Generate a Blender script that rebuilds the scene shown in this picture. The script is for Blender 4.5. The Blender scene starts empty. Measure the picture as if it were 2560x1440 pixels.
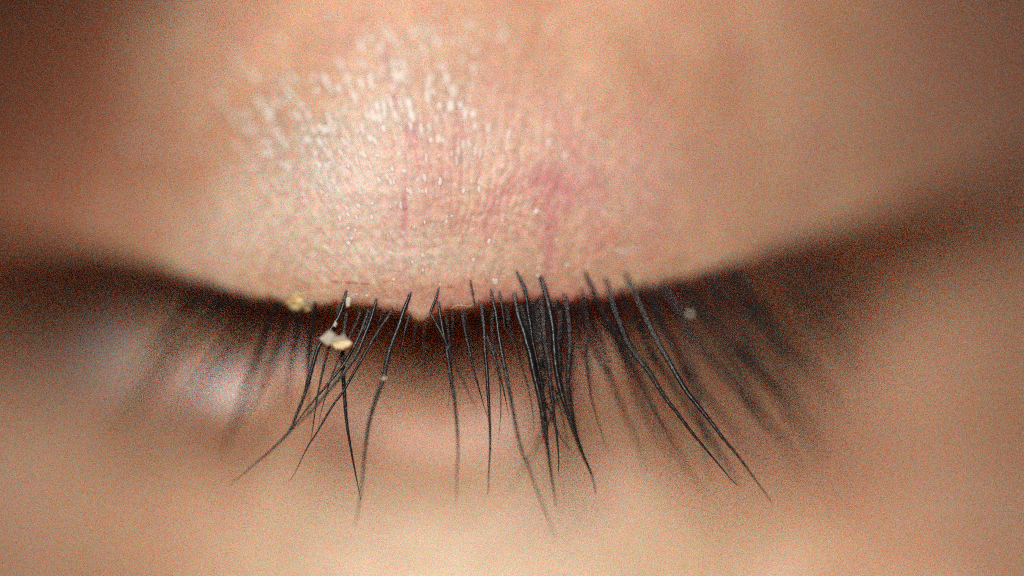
import bpy, math, random
import numpy as np
from mathutils import Vector

# ------------------------------------------------------------------ camera, world, lamps
# metres; the helper MM works in millimetres: x right, z up, d towards the camera
MM = 0.001
DCAM = 200.0
FRAME = 25.6                      # width of the focus plane in mm
sc = bpy.context.scene
sc.unit_settings.system = 'METRIC'
sc.view_settings.view_transform = 'Standard'
sc.view_settings.look = 'None'
sc.view_settings.exposure = 0.0
sc.view_settings.gamma = 1.0
sc.render.engine = 'CYCLES'
sc.cycles.use_denoising = False   # keep the sensor-like grain of the photograph
sc.cycles.use_adaptive_sampling = True
sc.cycles.adaptive_threshold = 0.14
sc.cycles.adaptive_min_samples = 20
sc.cycles.max_bounces = 8
sc.cycles.sample_clamp_direct = 4.0
sc.cycles.sample_clamp_indirect = 3.0
sc.cycles.pixel_filter_type = 'GAUSSIAN'

cam = bpy.data.cameras.new('macro_camera')
cam_o = bpy.data.objects.new('macro_camera', cam)
sc.collection.objects.link(cam_o)
cam_o.location = (0, -DCAM * MM, 0)
cam_o.rotation_euler = (math.radians(90), 0, 0)
cam.sensor_width = 36
cam.lens = 36 * DCAM / FRAME
cam.clip_start = 0.005
cam.clip_end = 10
cam.dof.use_dof = True
cam.dof.focus_distance = (DCAM - 0.0) * MM
cam.dof.aperture_fstop = 5.2
sc.camera = cam_o

world = bpy.data.worlds.new('World')
sc.world = world
world.use_nodes = True
bg = world.node_tree.nodes['Background']
bg.inputs['Color'].default_value = (0.72, 0.82, 1.0, 1)
bg.inputs['Strength'].default_value = 0.018


def lamp(name, az, el, dist, size, power, col):
    l = bpy.data.lights.new(name, 'AREA')
    l.shape = 'DISK'
    l.size = size
    l.energy = power
    l.color = col
    o = bpy.data.objects.new(name, l)
    sc.collection.objects.link(o)
    a, e = math.radians(az), math.radians(el)
    p = Vector((math.sin(a) * math.cos(e), -math.cos(a) * math.cos(e), math.sin(e))) * dist
    o.location = p
    o.rotation_euler = (-p).to_track_quat('-Z', 'Y').to_euler()
    return o


lamp('key_softbox', -7, 26, 0.13, 0.062, 0.198, (1.0, 0.985, 0.95))

# ------------------------------------------------------------------ noise
rng = np.random.default_rng(7)
LAT = rng.random((256, 256))


def vn(x, y):
    xi = np.floor(x).astype(int); yi = np.floor(y).astype(int)
    fx = x - xi; fy = y - yi
    fx = fx * fx * (3 - 2 * fx); fy = fy * fy * (3 - 2 * fy)
    a = LAT[xi & 255, yi & 255]; b = LAT[(xi + 1) & 255, yi & 255]
    c = LAT[xi & 255, (yi + 1) & 255]; d = LAT[(xi + 1) & 255, (yi + 1) & 255]
    return (a * (1 - fx) + b * fx) * (1 - fy) + (c * (1 - fx) + d * fx) * fy - 0.5


def sm(a, b, x):
    t = np.clip((x - a) / (b - a), 0, 1)
    return t * t * (3 - 2 * t)


def px2x(p): return (np.asarray(p, float) - 1280) / 100
def py2z(p): return (720 - np.asarray(p, float)) / 100


# ------------------------------------------------------------------ the face surface
# lower edge of the closed upper lid, in image units of 0.01 mm
M_PTS = np.array([(-900, 560), (-400, 570), (0, 592), (200, 618), (400, 676), (520, 716), (600, 742), (680, 752),
                  (720, 757), (760, 772), (800, 762), (850, 764), (900, 768), (950, 772), (985, 774), (1008, 777),
                  (1028, 790), (1046, 803), (1060, 805), (1072, 795), (1092, 781), (1130, 776), (1170, 768), (1230, 760),
                  (1300, 754), (1360, 752), (1420, 754), (1500, 748), (1600, 732), (1700, 706), (1800, 676),
                  (1900, 645), (2000, 612), (2100, 578), (2200, 545), (2300, 514), (2400, 482), (2560, 428),
                  (3000, 290), (3900, 60)], float)
MX, MZ = px2x(M_PTS[:, 0]), py2z(M_PTS[:, 1])


def margin(x): return np.interp(x, MX, MZ)


CX, CZ = px2x(980), py2z(590)


def lid_d(x, z):
    """depth of the upper lid bulge and the unseen shading brow above it"""
    q = x - CX
    w = sm(-3, 3, q)
    k = (1 - w) * 1.25 + w * 0.70
    a = 11.0
    zz = z - CZ
    zm = np.where(zz > 0, 0.98, 0.9)
    d = -(np.sqrt(a * a + (k * q) ** 2 + (zm * zz) ** 2) - a)
    # the hollow beside the nose, and an unseen brow shaped to shade the lid
    e = 0.022 + 0.085 * sm(-2, 5, z)
    d = d - e * np.clip(-q - 3.5, 0, 12) ** 2
    d = d - 0.046 * np.clip(q - 4.8, 0, 14) ** 2
    d = d + 11.0 * sm(8.1, 14.5, z) + 11.5 * sm(-1, -10, q) * sm(8.2, 13.5, z)
    return d


def smoothed(xs, ys, width):
    """dense, smoothed copy of a control curve"""
    g = np.linspace(-26, 28, 2701)
    v = np.interp(g, xs, ys)
    h = int(width * 150)
    k = np.exp(-0.5 * (np.arange(-h, h + 1) * 0.02 / width) ** 2)
    v = np.convolve(np.pad(v, h, mode='edge'), k / k.sum(), mode='valid')
    return g, v


OV = smoothed(px2x([-900, 0, 200, 400, 800, 1050, 1250, 1380, 1480, 1800, 2000, 2200, 2350, 2560, 3900]),
              np.array([9.2, 9.0, 5.4, 4.0, 3.4, 4.8, 4.3, 3.2, 2.3, 2.4, 3.0, 3.3, 3.2, 2.9, 1.6]), 0.6)
OV_LOW = smoothed(px2x([-900, 0, 500, 1050, 1600, 2100, 2560, 3900]),
                  np.array([4.2, 4.1, 3.5, 3.5, 3.2, 3.0, 2.7, 1.5]), 2.5)
SM_M = smoothed(MX, MZ, 1.1)
SM_MD = smoothed(MX, MZ, 2.8)


def overhang(x): return np.interp(x, *OV)


def margin_s(x): return np.interp(x, *SM_M)


def margin_d(x):
    xs = np.asarray(x, float)
    return lid_d(xs, margin_s(xs))


def low_d(x, z):
    """depth of lower lid and cheek"""
    s = margin_s(x) - z                     # mm below the lid edge
    lf = sm(-5, -11, x)
    w = sm(1.2 + 0.9 * lf, 4.2 + 0.9 * lf, s)
    oh_ = overhang(x) * (1 - w) + np.interp(x, *OV_LOW) * w
    base = lid_d(x, np.interp(x, *SM_MD)) * (1 - 0.33 * sm(2.5, 8, s) * sm(18, -2, x)) - oh_
    bulge = 0.35 * np.exp(-((s - 2.6) / 1.3) ** 2)
    d = base + bulge + 0.02 * np.clip(s - 3.0, 0, None) ** 2 + 0.03 * np.clip(s - 1, 0, None)
    d = d + 0.18 * np.clip(s - 5.5, 0, 8) ** 2 * sm(5, 12, x)
    # puffy folds under the inner half of the eye, hollow under the outer corner
    for px, py, r, a in ((235, 955, 1.2, 1.5), (540, 1010, 1.1, 0.9), (390, 1060, 1.6, 0.5), (725, 935, 0.7, 0.5), (-60, 790, 1.7, -4.0), (2150, 800, 2.3, -1.9), (1000, 1080, 1.3, 0.2),
                         (2020, 860, 2.0, -0.9), (2500, 1480, 3.6, 2.4)):
        d = d + a * np.exp(-(((x - px2x(px)) / (r * 1.35)) ** 2 + ((z - py2z(py)) / r) ** 2))
    return d


def axis(segs):
    out = []
    for a, b, n in segs:
        out.append(np.linspace(a, b, n, endpoint=False))
    out.append(np.array([segs[-1][1]]))
    return np.concatenate(out)


XS = axis([(-24, -14, 40), (-14, -8, 90), (-8, 6, 330), (6, 14, 130), (14, 26, 40)])
NX = len(XS)
RLIP = 0.22
rows = []                                    # each: (z array, d array, fine-relief weight)
# upper lid, from the unseen shading brow to just above the lip
s_up = np.concatenate([np.linspace(1, 0, 26, endpoint=False) * 12 + 10.5,
                       np.linspace(10.5, RLIP, 250, endpoint=False)])
mz = margin(XS)
for s in s_up:
    z = mz + s
    rows.append((z, lid_d(XS, z), 1.0))
for th in np.linspace(0, math.pi / 2, 12):
    s = RLIP * (1 - math.sin(th))
    z = mz + s
    rows.append((z, lid_d(XS, z) - RLIP * (1 - math.cos(th)), 0.7))
# underside of the lid edge, into the fold
dm = lid_d(XS, mz) - RLIP
oh = overhang(XS)
for t in np.linspace(0.15, 1, 7):
    rows.append((mz + 0.35 * t * t, dm - t * (oh + 0.5), 0.1))
# lower lid edge out of the fold
for t in np.linspace(0.1, 1, 12):
    s = -0.25 + 1.25 * t
    z = mz - s
    e = 1 - (1 - t) ** 2
    d_in = dm - (oh + 0.55)
    rows.append((z, d_in * (1 - e) + low_d(XS, z) * e, 0.2))
for s in np.concatenate([np.linspace(1.06, 10.5, 150, endpoint=False), np.linspace(10.5, 22, 16)]):
    z = mz - s
    rows.append((z, low_d(XS, z), 0.5))
NR = len(rows)
Z = np.array([r[0] for r in rows]); D = np.array([r[1] for r in rows]); WT = np.array([[r[2]] for r in rows])
X = np.tile(XS, (NR, 1))
# skin relief: furrows that fan out from the lid edge, crossed by fine lines along the lid
fx, fz = px2x(1130), py2z(760)
ang = np.arctan2(X - fx, np.maximum(Z - fz, -0.2) + 2.0)
rad = np.hypot(X - fx, Z - fz + 2.0)
wob = 0.35 * vn(X * 1.1, Z * 1.1)
r1 = vn(ang * 30 + wob * 3, rad * 1.3 + 9)
r2 = vn(ang * 52 + wob * 4 + 40, rad * 2.2)
c1 = vn(X * 1.2 + 3, Z * 6.0 + wob * 4)
c2 = vn(X * 7 + 17, Z * 7 + 5)
c3 = vn(X * 13 + 7, Z * 11 + 25)
is_up = np.zeros((NR, 1)); is_up[:len(s_up) + 12] = 1
inner = np.exp(-((X - px2x(1060)) / np.where(X > px2x(1060), 10.0, 6.5)) ** 2)
# little raised plates between the furrows
pl_u = ang * 34 + 1.6 * vn(X * 1.6 + 30, Z * 1.6)
pl_v = rad * 3.1 + 1.3 * vn(X * 1.3 + 60, Z * 1.9) + 0.5 * np.floor(pl_u)
plate = np.clip(1 - ((np.mod(pl_u, 1) - 0.5) ** 2 + (np.mod(pl_v, 1) - 0.5) ** 2) * 5.5, 0, 1)
plate = plate * plate * np.clip(0.4 + 2.2 * vn(np.floor(pl_u) * 7.3 + 0.37, np.floor(pl_v) * 3.7 + 0.41), 0, 1.3)
groove = lambda t, wd: -np.exp(-((np.mod(t, 1) - 0.5) / wd) ** 2)
g_u = groove(ang * 19 + 1.4 * vn(X * 1.1 + 11, Z * 1.3) + 0.5 * vn(X * 4, Z * 4), 0.13)
g_v = groove(rad * 3.0 + 1.5 * vn(X * 1.2 + 71, Z * 1.2) + 0.6 * vn(X * 5 + 9, Z * 4), 0.13)
fade = np.clip(0.55 + 1.6 * vn(X * 0.9 + 5, Z * 0.9 + 2), 0, 1)
rel_up = 0.011 * g_u * fade + 0.007 * g_v * (0.3 + 0.7 * fade) + 0.010 * r1 + 0.009 * r2 + 0.008 * c1 + 0.002 * c2 + 0.003 * c3 + 0.009 * plate
rel_lo = 0.03 * vn(X * 1.4, Z * 2.2) + 0.02 * c2 + 0.03 * vn(X * 0.6 + 4, Z * 0.9)
D = D + WT * (is_up * rel_up * (0.35 + 0.65 * inner) + (1 - is_up) * rel_lo)
# ragged lid edge
edge = np.zeros((NR, 1)); edge[len(s_up) - 8:len(s_up) + 14, 0] = 1
Z = Z + edge * (0.10 * vn(X * 4, X * 0 + 3) + 0.06 * vn(X * 15, X * 0 + 8))

V = np.stack([X * MM, -D * MM, Z * MM], -1).reshape(-1, 3)
idx = np.arange(NR * NX).reshape(NR, NX)
F = np.stack([idx[:-1, :-1], idx[1:, :-1], idx[1:, 1:], idx[:-1, 1:]], -1).reshape(-1, 4)


def mesh_np(name, V, F):
    me = bpy.data.meshes.new(name)
    me.vertices.add(len(V)); me.vertices.foreach_set('co', V.astype(np.float32).ravel())
    n = F.shape[1]
    me.loops.add(F.size); me.loops.foreach_set('vertex_index', F.astype(np.int32).ravel())
    me.polygons.add(len(F)); me.polygons.foreach_set('loop_start', np.arange(0, F.size, n, dtype=np.int32))
    me.polygons.foreach_set('use_smooth', np.ones(len(F), bool))
    me.update(calc_edges=True)
    me.validate()
    return me


def link(name, me, mat, parent=None):
    o = bpy.data.objects.new(name, me)
    sc.collection.objects.link(o)
    if mat: me.materials.append(mat)
    if parent: o.parent = parent
    return o


def tag(o, label, cat, group=None):
    o['label'] = label; o['category'] = cat
    if group: o['group'] = group


# ------------------------------------------------------------------ materials
class NT:
    def __init__(s, name):
        s.m = bpy.data.materials.new(name); s.m.use_nodes = True
        s.t = s.m.node_tree; s.b = s.t.nodes['Principled BSDF']
        s.co = s.n('ShaderNodeTexCoord').outputs['Object']

    def n(s, ty, **kw):
        o = s.t.nodes.new(ty)
        for k, v in kw.items(): setattr(o, k, v)
        return o

    def l(s, a, b): s.t.links.new(a, b)

    def noise(s, scale, detail=3, rough=0.5, stretch=(1, 1, 1), dist=0.0):
        mp = s.n('ShaderNodeMapping'); mp.inputs['Scale'].default_value = stretch
        s.l(s.co, mp.inputs['Vector'])
        t = s.n('ShaderNodeTexNoise')
        t.inputs['Scale'].default_value = scale; t.inputs['Detail'].default_value = detail
        t.inputs['Roughness'].default_value = rough; t.inputs['Distortion'].default_value = dist
        s.l(mp.outputs[0], t.inputs['Vector'])
        return t.outputs['Fac']

    def ramp(s, fac, stops):
        r = s.n('ShaderNodeValToRGB')
        e = r.color_ramp.elements
        e[0].position, e[0].color = stops[0][0], (*stops[0][1], 1)
        e[1].position, e[1].color = stops[-1][0], (*stops[-1][1], 1)
        for p, c in stops[1:-1]:
            x = e.new(p); x.color = (*c, 1)
        s.l(fac, r.inputs['Fac'])
        return r.outputs['Color']

    def mix(s, fac, a, b, mode='MIX'):
        m = s.n('ShaderNodeMix', data_type='RGBA', blend_type=mode)
        if isinstance(fac, float): m.inputs['Factor'].default_value = fac
        else: s.l(fac, m.inputs['Factor'])
        for k, v in (('A', a), ('B', b)):
            i = [q for q in m.inputs if q.name == k and q.type == 'RGBA'][0]
            if isinstance(v, tuple): i.default_value = (*v, 1)
            else: s.l(v, i)
        return [q for q in m.outputs if q.type == 'RGBA'][0]

    def bump(s, h, strength, dist):
        b = s.n('ShaderNodeBump'); b.inputs['Strength'].default_value = strength
        b.inputs['Distance'].default_value = dist
        s.l(h, b.inputs['Height']); s.l(b.outputs[0], s.b.inputs['Normal'])


sk = NT('skin')
tan = sk.ramp(sk.noise(260, 3), [(0.30, (0.63, 0.335, 0.195)), (0.5, (0.72, 0.43, 0.27)), (0.72, (0.77, 0.505, 0.345))])
pink = sk.ramp(sk.noise(900, 4, 0.6, (1, 1, 0.45)), [(0.50, (0, 0, 0)), (0.75, (0.7, 0.7, 0.7))])
col = sk.mix(pink, tan, (0.64, 0.30, 0.24))


def zone(mat, px, py, rx, rz, lo=0.15, hi=1.0):
    """soft colour patch round a place on the skin, its rim broken up by noise"""
    mp = mat.n('ShaderNodeMapping')
    mp.inputs['Location'].default_value = (-(px - 1280) / 100 / rx, 0, -(720 - py) / 100 / rz)
    mp.inputs['Scale'].default_value = (1 / (rx * MM), 0, 1 / (rz * MM))
    mat.l(mat.co, mp.inputs['Vector'])
    ln = mat.n('ShaderNodeVectorMath', operation='LENGTH')
    mat.l(mp.outputs[0], ln.inputs[0])
    add = mat.n('ShaderNodeMath', operation='MULTIPLY_ADD')
    mat.l(mat.noise(420, 3), add.inputs[0])
    add.inputs[1].default_value = 0.5
    mat.l(ln.outputs['Value'], add.inputs[2])
    return mat.ramp(add.outputs[0], [(lo, (1, 1, 1)), (hi, (0, 0, 0))])


col = sk.mix(zone(sk, 820, 480, 4.2, 3.0, 0.25, 1.25), col, (0.79, 0.62, 0.50))  # lid sheen over dry pale skin, painted into the colour
col = sk.mix(zone(sk, 1300, 745, 7.5, 0.75, 0.3, 1.3), col, (0.62, 0.26, 0.18))
# fine branching veins and pink streaks in the lid
dn = sk.n('ShaderNodeTexNoise')
dn.inputs['Scale'].default_value = 500
dn.inputs['Detail'].default_value = 3
sk.l(sk.co, dn.inputs['Vector'])
wv = sk.n('ShaderNodeVectorMath', operation='MULTIPLY_ADD')
sk.l(dn.outputs['Color'], wv.inputs[0])
wv.inputs[1].default_value = (0.0016, 0.0016, 0.0016)
sk.l(sk.co, wv.inputs[2])
sq = sk.n('ShaderNodeVectorMath', operation='MULTIPLY')
sk.l(wv.outputs[0], sq.inputs[0])
sq.inputs[1].default_value = (1.0, 0.15, 0.55)
vo = sk.n('ShaderNodeTexVoronoi', feature='DISTANCE_TO_EDGE')
vo.inputs['Scale'].default_value = 560
sk.l(sq.outputs[0], vo.inputs['Vector'])
vein = sk.ramp(vo.outputs['Distance'], [(0.0, (1, 1, 1)), (0.07, (0.5, 0.5, 0.5)), (0.17, (0, 0, 0))])
patchy = sk.ramp(sk.noise(420, 2), [(0.36, (0, 0, 0)), (0.54, (0.95, 0.95, 0.95))])
vm = sk.mix(1.0, sk.mix(1.0, vein, patchy, 'MULTIPLY'), zone(sk, 1330, 440, 7.0, 4.2, 0.3, 1.3), 'MULTIPLY')
blush = sk.mix(1.0, sk.ramp(sk.noise(520, 4, 0.6), [(0.40, (0, 0, 0)), (0.64, (0.6, 0.6, 0.6))]),
               zone(sk, 1400, 430, 7.5, 3.6, 0.35, 1.35), 'MULTIPLY')
col = sk.mix(zone(sk, 1450, 440, 6.5, 3.2, 0.25, 1.35), col, (0.74, 0.475, 0.355))
col = sk.mix(zone(sk, 660, 570, 3.8, 2.2, 0.3, 1.35), col, (0.80, 0.61, 0.47))  # highlight carried left and down as paler skin colour
col = sk.mix(blush, col, (0.68, 0.31, 0.26))
col = sk.mix(vm, col, (0.64, 0.24, 0.23))
for vx, vy, rx, rz in ((1012, 540, 0.15, 2.2), (985, 230, 0.2, 1.0), (1370, 520, 0.17, 1.5), (1030, 330, 0.3, 0.8),
                       (1375, 640, 0.25, 0.8), (1005, 660, 0.2, 0.8), (960, 160, 0.2, 0.9)):
    col = sk.mix(zone(sk, vx, vy, rx, rz, 0.35, 1.6), col, (0.66, 0.26, 0.24))
col = sk.mix(zone(sk, 980, 640, 5.5, 1.1, 0.25, 1.3), col, (0.76, 0.57, 0.44))  # sheen above the lid edge, also painted in the colour
# wet highlights on the lower lid's puffy folds, painted into the skin colour
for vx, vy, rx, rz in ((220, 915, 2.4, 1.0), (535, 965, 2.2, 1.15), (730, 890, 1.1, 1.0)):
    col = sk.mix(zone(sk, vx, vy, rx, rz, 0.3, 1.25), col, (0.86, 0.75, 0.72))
# moist skin under the inner corner
wet = zone(sk, 440, 950, 5.2, 1.3, 0.25, 1.3)
wm = sk.n('ShaderNodeMapRange')
sk.l(wet, wm.inputs['Value'])
wm.inputs['To Min'].default_value = 0.06
wm.inputs['To Max'].default_value = 1.0
wm.inputs['From Max'].default_value = 0.7
sk.l(wm.outputs[0], sk.b.inputs['Coat Weight'])
# reddish skin, shade painted in, by nose and temple, yellowish cheek
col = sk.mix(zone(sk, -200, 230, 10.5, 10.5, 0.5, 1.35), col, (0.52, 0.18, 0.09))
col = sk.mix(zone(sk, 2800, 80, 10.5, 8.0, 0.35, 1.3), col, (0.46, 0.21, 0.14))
col = sk.mix(zone(sk, 1200, 1480, 15.0, 5.0, 0.3, 1.25), col, (0.77, 0.56, 0.34))
pores = sk.ramp(sk.noise(5200, 2), [(0.40, (0.86, 0.80, 0.78)), (0.6, (1, 1, 1))])
col = sk.mix(1.0, col, pores, 'MULTIPLY')
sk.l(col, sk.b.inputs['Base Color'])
sk.b.inputs['Roughness'].default_value = 0.5
sk.b.inputs['Coat Weight'].default_value = 0.12
sk.b.inputs['Coat Roughness'].default_value = 0.22
sk.b.inputs['Coat IOR'].default_value = 1.6
sk.b.inputs['IOR'].default_value = 1.45
sk.b.inputs['Specular IOR Level'].default_value = 0.8
sk.b.inputs['Subsurface Weight'].default_value = 0.9
sk.b.inputs['Subsurface Radius'].default_value = (1.0, 0.34, 0.18)
sk.b.inputs['Subsurface Scale'].default_value = 0.0013
sk.bump(sk.noise(9000, 3, 0.6), 0.25, 0.00003)

ha = NT('lash_hair')
ha.b.inputs['Base Color'].default_value = (0.014, 0.011, 0.012, 1)
ha.b.inputs['Roughness'].default_value = 0.27
ha.b.inputs['IOR'].default_value = 1.42
ha.bump(ha.noise(11000, 2, 0.6), 0.3, 0.00003)

fl_pale = NT('flake_pale')
fl_pale.l(fl_pale.ramp(fl_pale.noise(4000, 3), [(0.35, (0.66, 0.54, 0.40)), (0.65, (0.82, 0.71, 0.56))]),
          fl_pale.b.inputs['Base Color'])
fl_pale.b.inputs['Roughness'].default_value = 0.6
fl_yel = NT('flake_yellow')
fl_yel.l(fl_yel.ramp(fl_yel.noise(5000, 3), [(0.35, (0.72, 0.46, 0.16)), (0.65, (0.88, 0.70, 0.40))]),
         fl_yel.b.inputs['Base Color'])
fl_yel.b.inputs['Roughness'].default_value = 0.5

# ------------------------------------------------------------------ the person (closed eye and the skin round it)
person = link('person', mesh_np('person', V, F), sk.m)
tag(person, 'closed eye in close-up, flaky pinkish upper lid above a dark lash line', 'person')


def to_world(px, py, d):
    k = (DCAM - d) / DCAM
    return Vector(((px - 1280) / 100 * k * MM, -d * MM, (720 - py) / 100 * k * MM))


def catmull(P, n):
    P = np.asarray(P, float)
    P = np.vstack([2 * P[0] - P[1], P, 2 * P[-1] - P[-2]])
    m = len(P) - 3
    out = []
    for t in np.linspace(0, m - 1e-6, n):
        i = int(t); f = t - i
        a, b, c, e = P[i:i + 4]
        out.append(0.5 * ((2 * b) + (c - a) * f + (2 * a - 5 * b + 4 * c - e) * f * f + (3 * b - a - 3 * c + e) * f ** 3))
    return np.array(out)


random.seed(11)


def lash(pts, w, out=1.0, tip=0.12, d_off=0.0):
    """one eyelash: image-plane course (0.01 mm), root width w (0.01 mm), how far its tip stands off the lid"""
    C = catmull(pts, max(18, 5 * len(pts)))
    seg = np.r_[0, np.cumsum(np.hypot(*np.diff(C, axis=0).T))]
    L = seg[-1]; t = seg / L
    x0, z0 = px2x(C[0, 0]), py2z(C[0, 1])
    d0 = float(lid_d(x0, max(z0, float(margin(x0))))) - 0.06 + d_off
    if z0 < margin(x0) + RLIP: d0 -= 0.1
    d = d0 + 0.75 * out * (1 - (1 - t) ** 1.7)
    n = len(C); S = 7
    pw = [to_world(C[i, 0], C[i, 1], d[i]) for i in range(n)]
    verts, faces = [], []
    ph = random.random() * 6
    for i in range(n):
        tan_ = (pw[min(i + 1, n - 1)] - pw[max(i - 1, 0)]).normalized()
        a = tan_.cross(Vector((0, 1, 0))).normalized(); b = tan_.cross(a)
        prof = min(1, 0.65 + t[i] * 3) * (1 - (1 - tip) * max(0, (t[i] - 0.35) / 0.65) ** 1.2)
        r = 0.5 * w * 0.01 * MM * prof * (1 + 0.10 * math.sin(seg[i] * 0.21 + ph) * random.random())
        for k in range(S):
            q = 2 * math.pi * k / S
            verts.append(pw[i] + a * (r * math.cos(q)) + b * (r * math.sin(q)))
    for i in range(n - 1):
        for k in range(S):
            faces.append((i * S + k, i * S + (k + 1) % S, (i + 1) * S + (k + 1) % S, (i + 1) * S + k))
    faces.append(tuple(range(S))[::-1]); faces.append(tuple((n - 1) * S + k for k in range(S)))
    me = bpy.data.meshes.new('eyelash')
    me.from_pydata(verts, [], faces)
    me.polygons.foreach_set('use_smooth', np.ones(len(faces), bool))
    return link('eyelash', me, ha.m, person)


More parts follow.
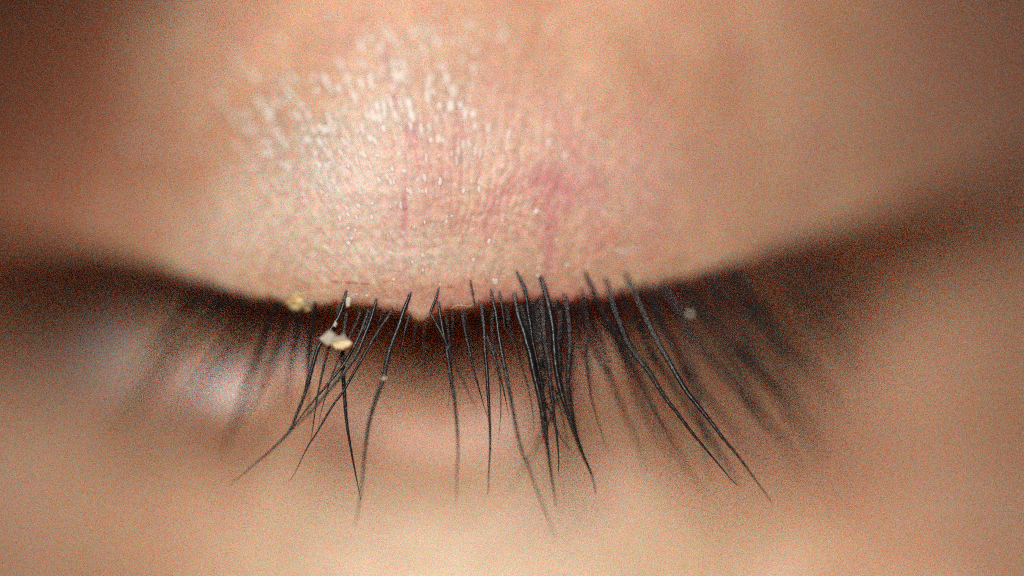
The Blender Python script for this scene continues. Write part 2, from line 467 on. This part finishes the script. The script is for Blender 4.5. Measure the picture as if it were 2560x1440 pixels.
LASHES = [
    # (course, width, stand-off)
    ([(868, 718), (850, 785), (812, 845), (795, 870), (780, 920), (760, 990), (740, 1040), (722, 1080), (677, 1125), (630, 1165), (575, 1212)], 11, 0.7),
    ([(850, 745), (838, 820), (820, 875), (804, 940), (792, 1000), (786, 1040), (778, 1095), (770, 1120)], 7, 0.4),
    ([(925, 765), (900, 835), (872, 890), (852, 920), (805, 977), (765, 1025), (735, 1065), (712, 1094)], 9, 0.6),
    ([(944, 738), (930, 790), (910, 842), (890, 888), (862, 928), (822, 977), (787, 1018), (755, 1050), (730, 1075), (700, 1105), (660, 1142)], 10, 0.8),
    ([(989, 756), (975, 785), (945, 828), (915, 880), (880, 940), (860, 975), (830, 1017), (790, 1085), (770, 1115), (740, 1177), (722, 1205)], 8, 0.5),
    ([(868, 770), (857, 860), (858, 940), (861, 985), (866, 1050), (875, 1110), (887, 1175), (896, 1220), (902, 1250)], 11, 0.5),
    ([(1029, 722), (1020, 750), (1010, 775), (997, 815), (982, 852), (970, 890), (957, 950), (937, 1005), (922, 1060), (912, 1125), (905, 1205), (897, 1265), (887, 1320)], 12, 0.9),
    ([(1025, 770), (1020, 800), (1012, 827), (1007, 865), (1005, 900)], 5, 0.3),
    ([(1101, 707), (1090, 745), (1077, 780), (1084, 798), (1108, 842), (1126, 885), (1145, 925), (1170, 977), (1188, 1018), (1195, 1040)], 7, 0.7),
    ([(1095, 745), (1100, 785), (1107, 825), (1114, 855), (1118, 885), (1126, 935), (1135, 990), (1140, 1040), (1144, 1090), (1145, 1140), (1142, 1190), (1141, 1252)], 10, 0.9),
    ([(1130, 770), (1132, 810), (1132, 845), (1136, 872)], 4, 0.2),
    ([(1114, 850), (1128, 878), (1142, 895)], 4, 0.5),
    ([(1152, 752), (1157, 795), (1165, 840), (1175, 882), (1185, 927), (1195, 962), (1211, 1020), (1222, 1050)], 7, 0.5),
    ([(1175, 692), (1180, 725), (1186, 758), (1192, 795)], 5, 0.3),
    ([(1203, 745), (1205, 780), (1210, 820), (1212, 870), (1217, 930), (1222, 1015), (1225, 1080), (1225, 1127), (1222, 1177), (1220, 1240)], 10, 0.8),
    ([(1200, 780), (1211, 825), (1225, 860), (1240, 905), (1250, 937), (1262, 990), (1272, 1040)], 7, 0.5),
    ([(1225, 715), (1232, 752), (1240, 785), (1247, 840), (1257, 895), (1267, 945), (1280, 1010), (1292, 1075), (1305, 1127), (1320, 1162), (1337, 1210), (1358, 1265), (1392, 1350)], 10, 1.2),
    ([(1247, 717), (1252, 750), (1257, 785), (1263, 820), (1275, 845), (1284, 890)], 7, 0.3),
    ([(1285, 725), (1289, 757), (1297, 795), (1310, 832), (1317, 860), (1325, 885), (1335, 935), (1347, 985), (1357, 1040), (1362, 1080), (1370, 1125), (1377, 1177), (1385, 1227), (1390, 1265)], 14, 0.9),
    ([(1287, 667), (1297, 692), (1310, 717), (1317, 752), (1322, 790), (1327, 820), (1331, 850), (1341, 895), (1351, 945), (1360, 1000), (1367, 1060), (1372, 1110)], 9, 0.6),
    ([(1345, 685), (1357, 710), (1367, 745), (1375, 780), (1382, 820), (1385, 857), (1387, 890), (1392, 932), (1402, 977), (1415, 1020), (1427, 1057), (1440, 1095), (1455, 1135), (1470, 1165), (1480, 1190), (1490, 1235)], 14, 0.9),
    ([(1350, 740), (1357, 785), (1360, 832), (1363, 862), (1372, 905), (1376, 960), (1382, 1010), (1387, 1055), (1392, 1090), (1396, 1135), (1397, 1190)], 10, 0.7),
    ([(1380, 707), (1390, 732), (1400, 765), (1407, 805), (1410, 845), (1407, 920), (1398, 970), (1386, 1005), (1377, 1040), (1365, 1065), (1350, 1092), (1335, 1127), (1310, 1170), (1270, 1240)], 8, -0.6),
    ([(1407, 725), (1415, 755), (1422, 810), (1425, 857), (1421, 920), (1420, 965), (1427, 1020), (1437, 1070), (1447, 1105), (1462, 1145), (1478, 1185)], 12, 0.6),
    ([(1300, 800), (1325, 880), (1345, 945), (1362, 1000), (1385, 1060), (1405, 1098), (1435, 1135)], 7, 0.3),
    ([(1300, 760), (1320, 830), (1340, 905), (1355, 970), (1364, 1040), (1367, 1090)], 12, 0.2),
    ([(1456, 672), (1472, 702), (1485, 732), (1500, 767), (1515, 795), (1532, 822), (1548, 850), (1568, 885), (1585, 925), (1612, 985), (1640, 1030), (1660, 1065), (1675, 1095), (1697, 1128)], 12, 0.2),
    ([(1510, 690), (1518, 710), (1525, 732), (1535, 770), (1550, 810), (1565, 850), (1590, 890), (1625, 935), (1660, 990), (1687, 1025), (1717, 1065), (1745, 1100), (1772, 1132), (1800, 1165), (1825, 1195), (1845, 1214)], 14, 1.0),
    ([(1560, 680), (1575, 707), (1592, 745), (1612, 790), (1632, 832), (1650, 867), (1670, 900), (1692, 940), (1717, 980), (1745, 1015), (1775, 1052), (1807, 1095), (1835, 1127), (1860, 1160), (1887, 1197), (1930, 1255)], 15, 1.5),
    ([(1690, 720), (1708, 800), (1724, 870), (1738, 930), (1745, 977), (1750, 1027), (1757, 1077), (1762, 1115), (1770, 1165), (1785, 1205)], 10, 0.9),
    ([(1440, 740), (1452, 785), (1467, 820), (1482, 857), (1497, 895), (1520, 937), (1545, 995), (1562, 1040), (1580, 1075), (1592, 1110), (1605, 1145), (1612, 1185)], 10, -0.2),
    ([(1457, 727), (1470, 765), (1477, 795), (1492, 837), (1510, 880), (1530, 950), (1550, 1010)], 10, -0.4),
    ([(1500, 730), (1530, 790), (1560, 870), (1600, 950), (1640, 1040), (1690, 1125), (1725, 1190), (1770, 1240)], 12, -0.5),
    ([(1590, 720), (1605, 780), (1615, 850), (1635, 930), (1665, 1010), (1700, 1090)], 12, -0.6),
    ([(1540, 730), (1560, 790), (1580, 860), (1620, 940), (1650, 1010)], 10, -0.5),
    ([(1330, 745), (1345, 830), (1358, 920), (1372, 990), (1384, 1050)], 10, 0.0),
    # out-of-focus lashes of the outer corner
    ([(1650, 690), (1690, 770), (1740, 850), (1780, 905), (1835, 965), (1875, 1027), (1920, 1085)], 14, 0.6),
    ([(1700, 690), (1745, 760), (1800, 830), (1860, 900), (1910, 955), (1960, 1020), (2010, 1090), (2050, 1160)], 16, 0.3),
    ([(1740, 680), (1780, 760), (1812, 845), (1850, 910), (1890, 990), (1920, 1080)], 14, 0.2),
    ([(1820, 650), (1880, 730), (1950, 810), (2020, 900), (2070, 990), (2110, 1060)], 14, 0.0),
    ([(1920, 620), (1980, 690), (2050, 760), (2110, 830), (2160, 900)], 13, -0.1),
    ([(1980, 600), (2030, 660), (2090, 720), (2150, 790), (2190, 850)], 12, -0.2),
    ([(1620, 700), (1650, 790), (1690, 880), (1720, 960), (1760, 1060), (1800, 1130), (1850, 1210)], 13, 0.0),
    ([(1760, 670), (1820, 770), (1870, 850), (1930, 930), (1990, 1000), (2040, 1060)], 14, 0.1),
    ([(1840, 650), (1890, 760), (1940, 860), (1990, 940), (2040, 1030), (2080, 1130)], 14, -0.1),
    ([(1670, 700), (1680, 780), (1700, 850), (1715, 920), (1730, 1000)], 12, -0.3),
    ([(1700, 700), (1750, 800), (1800, 880), (1850, 950), (1900, 1030), (1960, 1110), (2010, 1190)], 15, 0.1),
    ([(1800, 660), (1860, 740), (1910, 810), (1960, 870), (2000, 930)], 16, -0.3),
    ([(1890, 630), (1960, 720), (2020, 790), (2090, 860), (2150, 950)], 16, 0.1),
    ([(1950, 610), (2010, 690), (2070, 770), (2130, 860), (2170, 950)], 15, 0.1),
    ([(2000, 595), (2060, 670), (2120, 750), (2180, 830)], 15, 0.0),
    ([(2040, 580), (2100, 650), (2170, 720), (2230, 800)], 14, 0.0),
    ([(1830, 660), (1870, 760), (1920, 850), (1960, 930), (1990, 1030)], 16, 0.3),
    ([(1780, 680), (1810, 760), (1850, 830), (1880, 900), (1940, 990), (2000, 1100)], 15, 0.4),
    # out-of-focus lashes of the inner corner
    ([(790, 735), (785, 790), (775, 850), (770, 920), (772, 1000), (775, 1060)], 11, -0.3),
    ([(740, 745), (715, 810), (690, 880), (660, 950), (620, 1020), (570, 1085), (530, 1130)], 13, -1.5),
    ([(700, 742), (675, 800), (655, 860), (635, 920), (605, 1000), (580, 1070), (555, 1150)], 17, -1.0),
    ([(660, 735), (640, 790), (600, 860), (545, 930), (500, 1010), (470, 1080)], 12, -2.2),
    ([(580, 718), (550, 770), (500, 830), (440, 890), (390, 950), (340, 1020), (270, 1090)], 15, -2.4),
    ([(530, 708), (500, 760), (450, 810), (390, 870), (350, 930), (310, 1000), (240, 1090)], 15, -3.0),
    ([(560, 715), (540, 760), (510, 800)], 11, -0.5),
    ([(760, 750), (745, 820), (730, 900), (722, 980), (728, 1040)], 9, -0.7),
    ([(1480, 735), (1500, 780), (1535, 850), (1570, 930), (1600, 1010), (1640, 1090), (1680, 1150)], 13, -0.3),
    ([(1550, 715), (1580, 790), (1625, 870), (1680, 960), (1740, 1050), (1800, 1140), (1850, 1220)], 14, -0.2),
    ([(1600, 705), (1640, 790), (1690, 880), (1750, 970), (1820, 1060), (1880, 1150)], 14, -0.2),
    ([(1640, 700), (1700, 790), (1760, 880), (1830, 960), (1900, 1040), (1980, 1110)], 15, 0.0),
    ([(1425, 745), (1440, 800), (1455, 860), (1475, 930), (1490, 1000)], 8, -0.2),
    ([(1690, 690), (1770, 790), (1850, 880), (1940, 970), (2020, 1060), (2070, 1150)], 16, 0.1),
    ([(1760, 670), (1850, 770), (1940, 850), (2030, 930), (2120, 1020)], 16, 0.1),
    ([(1312, 750), (1330, 810), (1352, 880), (1376, 950), (1398, 1010), (1412, 1070), (1420, 1130)], 6, 0.4),
    ([(1340, 752), (1348, 820), (1352, 890), (1348, 960), (1352, 1030), (1358, 1110)], 6, 0.5),
    ([(1262, 758), (1278, 830), (1300, 900), (1318, 960), (1330, 1020), (1336, 1080)], 5, 0.4),
    ([(1388, 745), (1380, 820), (1366, 890), (1358, 960), (1354, 1030)], 6, 0.3),
    ([(1112, 772), (1122, 840), (1128, 900), (1126, 960), (1120, 1020)], 4, 0.4),
    ([(905, 772), (880, 830), (850, 890), (826, 950), (808, 1010), (796, 1060)], 6, 0.4),
    ([(1412, 745), (1424, 830), (1432, 910), (1430, 990), (1440, 1060), (1458, 1120)], 6, 0.5),
    ([(1450, 705), (1462, 760), (1470, 830), (1468, 910), (1478, 990), (1500, 1070), (1520, 1130)], 7, 0.4),
    ([(1235, 752), (1230, 820), (1238, 890), (1250, 960), (1252, 1030), (1246, 1100)], 5, 0.5),
    ([(1360, 700), (1372, 770), (1392, 840), (1400, 910), (1394, 980), (1374, 1050), (1352, 1110)], 7, 0.5),
    ([(1065, 790), (1058, 850), (1062, 910), (1058, 970)], 4, 0.2),
    ([(620, 728), (596, 790), (566, 850), (520, 920), (468, 1000), (420, 1060)], 13, -1.8),
    ([(500, 702), (468, 770), (430, 850), (385, 930), (345, 1010), (300, 1080)], 15, -2.6),
    # short fine hairs in the dark gap
    ([(1040, 800), (1036, 840), (1028, 880)], 4, 0.1),
    ([(1160, 775), (1170, 820), (1172, 860)], 4, 0.1),
    ([(1268, 760), (1275, 810), (1290, 860), (1302, 900)], 6, 0.1),
    ([(1318, 755), (1330, 800), (1346, 850), (1352, 900), (1362, 950)], 8, 0.2),
    ([(1365, 752), (1372, 800), (1380, 860), (1392, 930), (1405, 1000), (1418, 1050)], 9, 0.3),
    ([(1395, 740), (1400, 800), (1398, 870), (1402, 930), (1412, 990), (1424, 1060)], 9, 0.4),
    ([(930, 772), (915, 815), (893, 850), (875, 885)], 5, 0.2),
    ([(965, 770), (950, 800), (938, 850), (925, 880)], 4, 0.1),
]
for pts, w, out in LASHES:
    lash(pts, w * (1.15 if 1280 < pts[0][0] < 1420 else 0.88 if pts[0][0] > 1640 else 1.0), out)


# ------------------------------------------------------------------ pale flecks on the lid: dry scales and painted sheen glints
UPN = len(s_up)
SURF_Z, SURF_D = Z[:UPN], D[:UPN]


def skin_point(x, z):
    """nearest mesh point of the upper lid"""
    i = int(np.argmin(np.abs(XS - x)))
    j = int(np.argmin(np.abs(SURF_Z[:, i] - z)))
    return XS[i], float(SURF_D[j, i]), SURF_Z[j, i]


SPOTS = [(985, 698), (1100, 708), (1240, 702), (1058, 640), (1222, 605), (1160, 580), (1030, 655), (1392, 600), (1560, 630),
         (890, 745), (1262, 690), (915, 748), (1345, 690)]


def flecks(n, seed):
    r = random.Random(seed)
    verts, faces = [], []
    k = 0
    while k < n:
        if k < n * 0.80:
            px, py = r.gauss(850, 190), r.gauss(365, 115)
        elif k < n * 0.95:
            px, py = r.gauss(1050, 130), r.gauss(160, 80)
        else:
            px, py = r.gauss(1250, 300), r.gauss(560, 110)
        # dashes line up in loose rows and radial columns
        if k < n * 0.80:
            py = round(py / 32) * 32 + r.gauss(0, 6)
        x, z = float(px2x(px)), float(py2z(py))
        if z < margin(x) + 0.6 or z > 7.5: continue
        k += 1
        if k <= len(SPOTS):                  # loose scales near the lash roots
            px, py = SPOTS[k - 1]
            x, z = float(px2x(px)), float(py2z(py))
        a = math.atan2(x - fx, z - fz + 2.0)
        up = max(0.0, min(1.0, (540 - py) / 280))
        lng = (0.06 + 0.10 * up) * r.uniform(0.6, 1.5)
        wid = (0.044 + 0.018 * up) * r.uniform(0.6, 1.4)
        X0, D0, Z0 = skin_point(x, z)
        b = len(verts)
        S = 8
        for h, f in ((-0.008, 1.0), (0.003, 0.8), (0.006, 0.4)):
            for q in range(S):
                t = 2 * math.pi * q / S
                u = math.cos(t) * wid * f * r.uniform(0.75, 1.2); v = math.sin(t) * lng * f * r.uniform(0.75, 1.2)
                xx = X0 + u * math.cos(a) + v * math.sin(a); zz = Z0 - u * math.sin(a) + v * math.cos(a)
                dd = D0 + float(lid_d(xx, zz) - lid_d(X0, Z0)) + h
                verts.append((xx * MM, -dd * MM, zz * MM))
        for l in range(2):
            for q in range(S):
                faces.append((b + l * S + q, b + l * S + (q + 1) % S, b + (l + 1) * S + (q + 1) % S, b + (l + 1) * S + q))
        faces.append(tuple(b + 2 * S + q for q in range(S)))
    me = bpy.data.meshes.new('skin_and_glint_flecks')
    me.from_pydata(verts, [], faces)
    me.polygons.foreach_set('use_smooth', np.ones(len(faces), bool))
    return me


flk = NT('skin_glint_pale')  # pale colour for dry scales and for glints of the lid sheen
flk.l(flk.ramp(flk.noise(1500, 2), [(0.35, (0.74, 0.57, 0.46)), (0.65, (0.84, 0.72, 0.63))]), flk.b.inputs['Base Color'])
flk.b.inputs['Roughness'].default_value = 0.55
flk.b.inputs['Specular IOR Level'].default_value = 0.5
flk.b.inputs['Subsurface Weight'].default_value = 0.0
flk.b.inputs['Subsurface Radius'].default_value = (1.0, 0.5, 0.3)
flk.b.inputs['Subsurface Scale'].default_value = 0.0003
fo = link('skin_and_glint_flecks', flecks(370, 21), flk.m, person)
fo['kind'] = 'stuff'

# ------------------------------------------------------------------ crumbs and flakes
def chip(name, outline, d, thick, mat, parent=None, tilt=(0, 0), seed=1, rough=1.2):
    """an angular flake with a crumpled face: outline in image units, real thickness in mm"""
    r = random.Random(seed)
    cx = sum(p[0] for p in outline) / len(outline); cy = sum(p[1] for p in outline) / len(outline)
    ring = []
    for (xa, ya), (xb, yb) in zip(outline, outline[1:] + outline[:1]):
        ring += [(xa, ya)]
        for f in (0.33, 0.67):
            ring.append((xa + (xb - xa) * f + r.uniform(-rough, rough), ya + (yb - ya) * f + r.uniform(-rough, rough)))
    n = len(ring)
    verts = []
    for lev, (k, dd) in enumerate(((0.86, -1.0), (1.0, -0.6), (1.0, 0.4), (0.80, 0.8), (0.42, 0.9))):
        for x, y in ring:
            dx, dy = (x - cx) * k, (y - cy) * k
            jit = r.uniform(-0.2, 0.2) * rough if lev > 1 else r.uniform(-0.1, 0.1)
            verts.append(to_world(cx + dx, cy + dy, d + thick * 0.5 * (dd + jit) + (tilt[0] * dx + tilt[1] * dy) * 0.01))
    faces = []
    for lev in range(4):
        for k in range(n):
            faces.append((lev * n + k, lev * n + (k + 1) % n, (lev + 1) * n + (k + 1) % n, (lev + 1) * n + k))
    verts.append(to_world(cx, cy, d + thick * 0.5)); top = len(verts) - 1
    faces += [(4 * n + k, 4 * n + (k + 1) % n, top) for k in range(n)]
    faces.append(tuple(range(n))[::-1])
    me = bpy.data.meshes.new(name)
    me.from_pydata(verts, [], faces)
    return link(name, me, mat.m, parent)


flake = bpy.data.objects.new('flake', None)
sc.collection.objects.link(flake)
flake.location = to_world(838, 850, 0.3)
flake.empty_display_size = 0.0005
tag(flake, 'two-toned white and yellow flake caught on the lashes below the lid edge', 'flake')
bpy.context.view_layer.update()
inv = flake.matrix_world.inverted()
p1 = chip('pale_piece', [(798, 847), (811, 836), (825, 826), (840, 841), (827, 859), (818, 865), (806, 855)], 0.36, 0.07, fl_pale, flake, (0.5, -0.5), 3)
p2 = chip('yellow_piece', [(827, 857), (843, 848), (862, 848), (881, 859), (869, 868), (856, 874), (839, 872)], 0.33, 0.08, fl_yel, flake, (-0.1, 0.15), 5)
p3 = chip('pale_piece', [(829, 856), (843, 840), (852, 842), (859, 832), (864, 843), (880, 858), (862, 853), (844, 855)], 0.38, 0.05, fl_pale, flake, (-0.3, -0.6), 6)
for p in (p1, p2, p3): p.matrix_parent_inverse = inv


def crumb(outline, d, thick, mat, label, seed, rough=1.2):
    c = chip('crumb', outline, d, thick, mat, None, (0, -0.3), seed, rough)
    tag(c, label, 'crumb', 'crumbs stuck to the lid and lashes')


def dl(px, py): return float(lid_d(px2x(px), py2z(py)))


crumb([(716, 760), (727, 746), (742, 730), (764, 733), (781, 748), (784, 763), (770, 777), (736, 778)], dl(750, 755) - 0.12, 0.3, fl_yel,
      'blurred yellow crumb sitting on the lid edge left of the flake', 8, 2.0)
crumb([(864, 748), (871, 740), (878, 750), (874, 765), (868, 769), (865, 760)], dl(870, 755) + 0.0, 0.06, fl_pale,
      'white crumb on the lid edge beside the lash above the flake', 9)
crumb([(832, 815), (838, 803), (843, 810), (838, 820)], 0.15, 0.1, fl_pale,
      'tiny white speck just above the two-toned flake', 10)
crumb([(954, 945), (960, 940), (967, 944), (964, 950), (956, 950)], 0.35, 0.06, fl_pale,
      'tiny pale speck halfway down the right lash of the crossed pair', 12)
crumb([(1718, 785), (1723, 778), (1731, 780), (1732, 789), (1724, 792)], dl(1725, 700) + 0.5, 0.1, fl_pale,
      'small blurred pale crumb among the dark lashes of the right corner', 13)

# a pale fibre lying along the lid edge
C = catmull([(1128, 772), (1140, 764), (1156, 763), (1172, 765), (1186, 757), (1196, 745), (1206, 752)], 30)
fv, ff = [], []
for i, (px, py) in enumerate(C):
    p = to_world(px, py, dl(px, min(py, 740)) + 0.06)
    for q in range(6):
        fv.append(p + Vector((0, math.cos(q * math.pi / 3), math.sin(q * math.pi / 3))) * 0.006 * MM)
    if i:
        for q in range(6):
            a, b = (i - 1) * 6, i * 6
            ff.append((a + q, a + (q + 1) % 6, b + (q + 1) % 6, b + q))
me = bpy.data.meshes.new('fibre')
me.from_pydata(fv, [], ff)
tag(link('fibre', me, fl_pale.m), 'short pale curved fibre lying on the lid edge right of the notch', 'fibre')
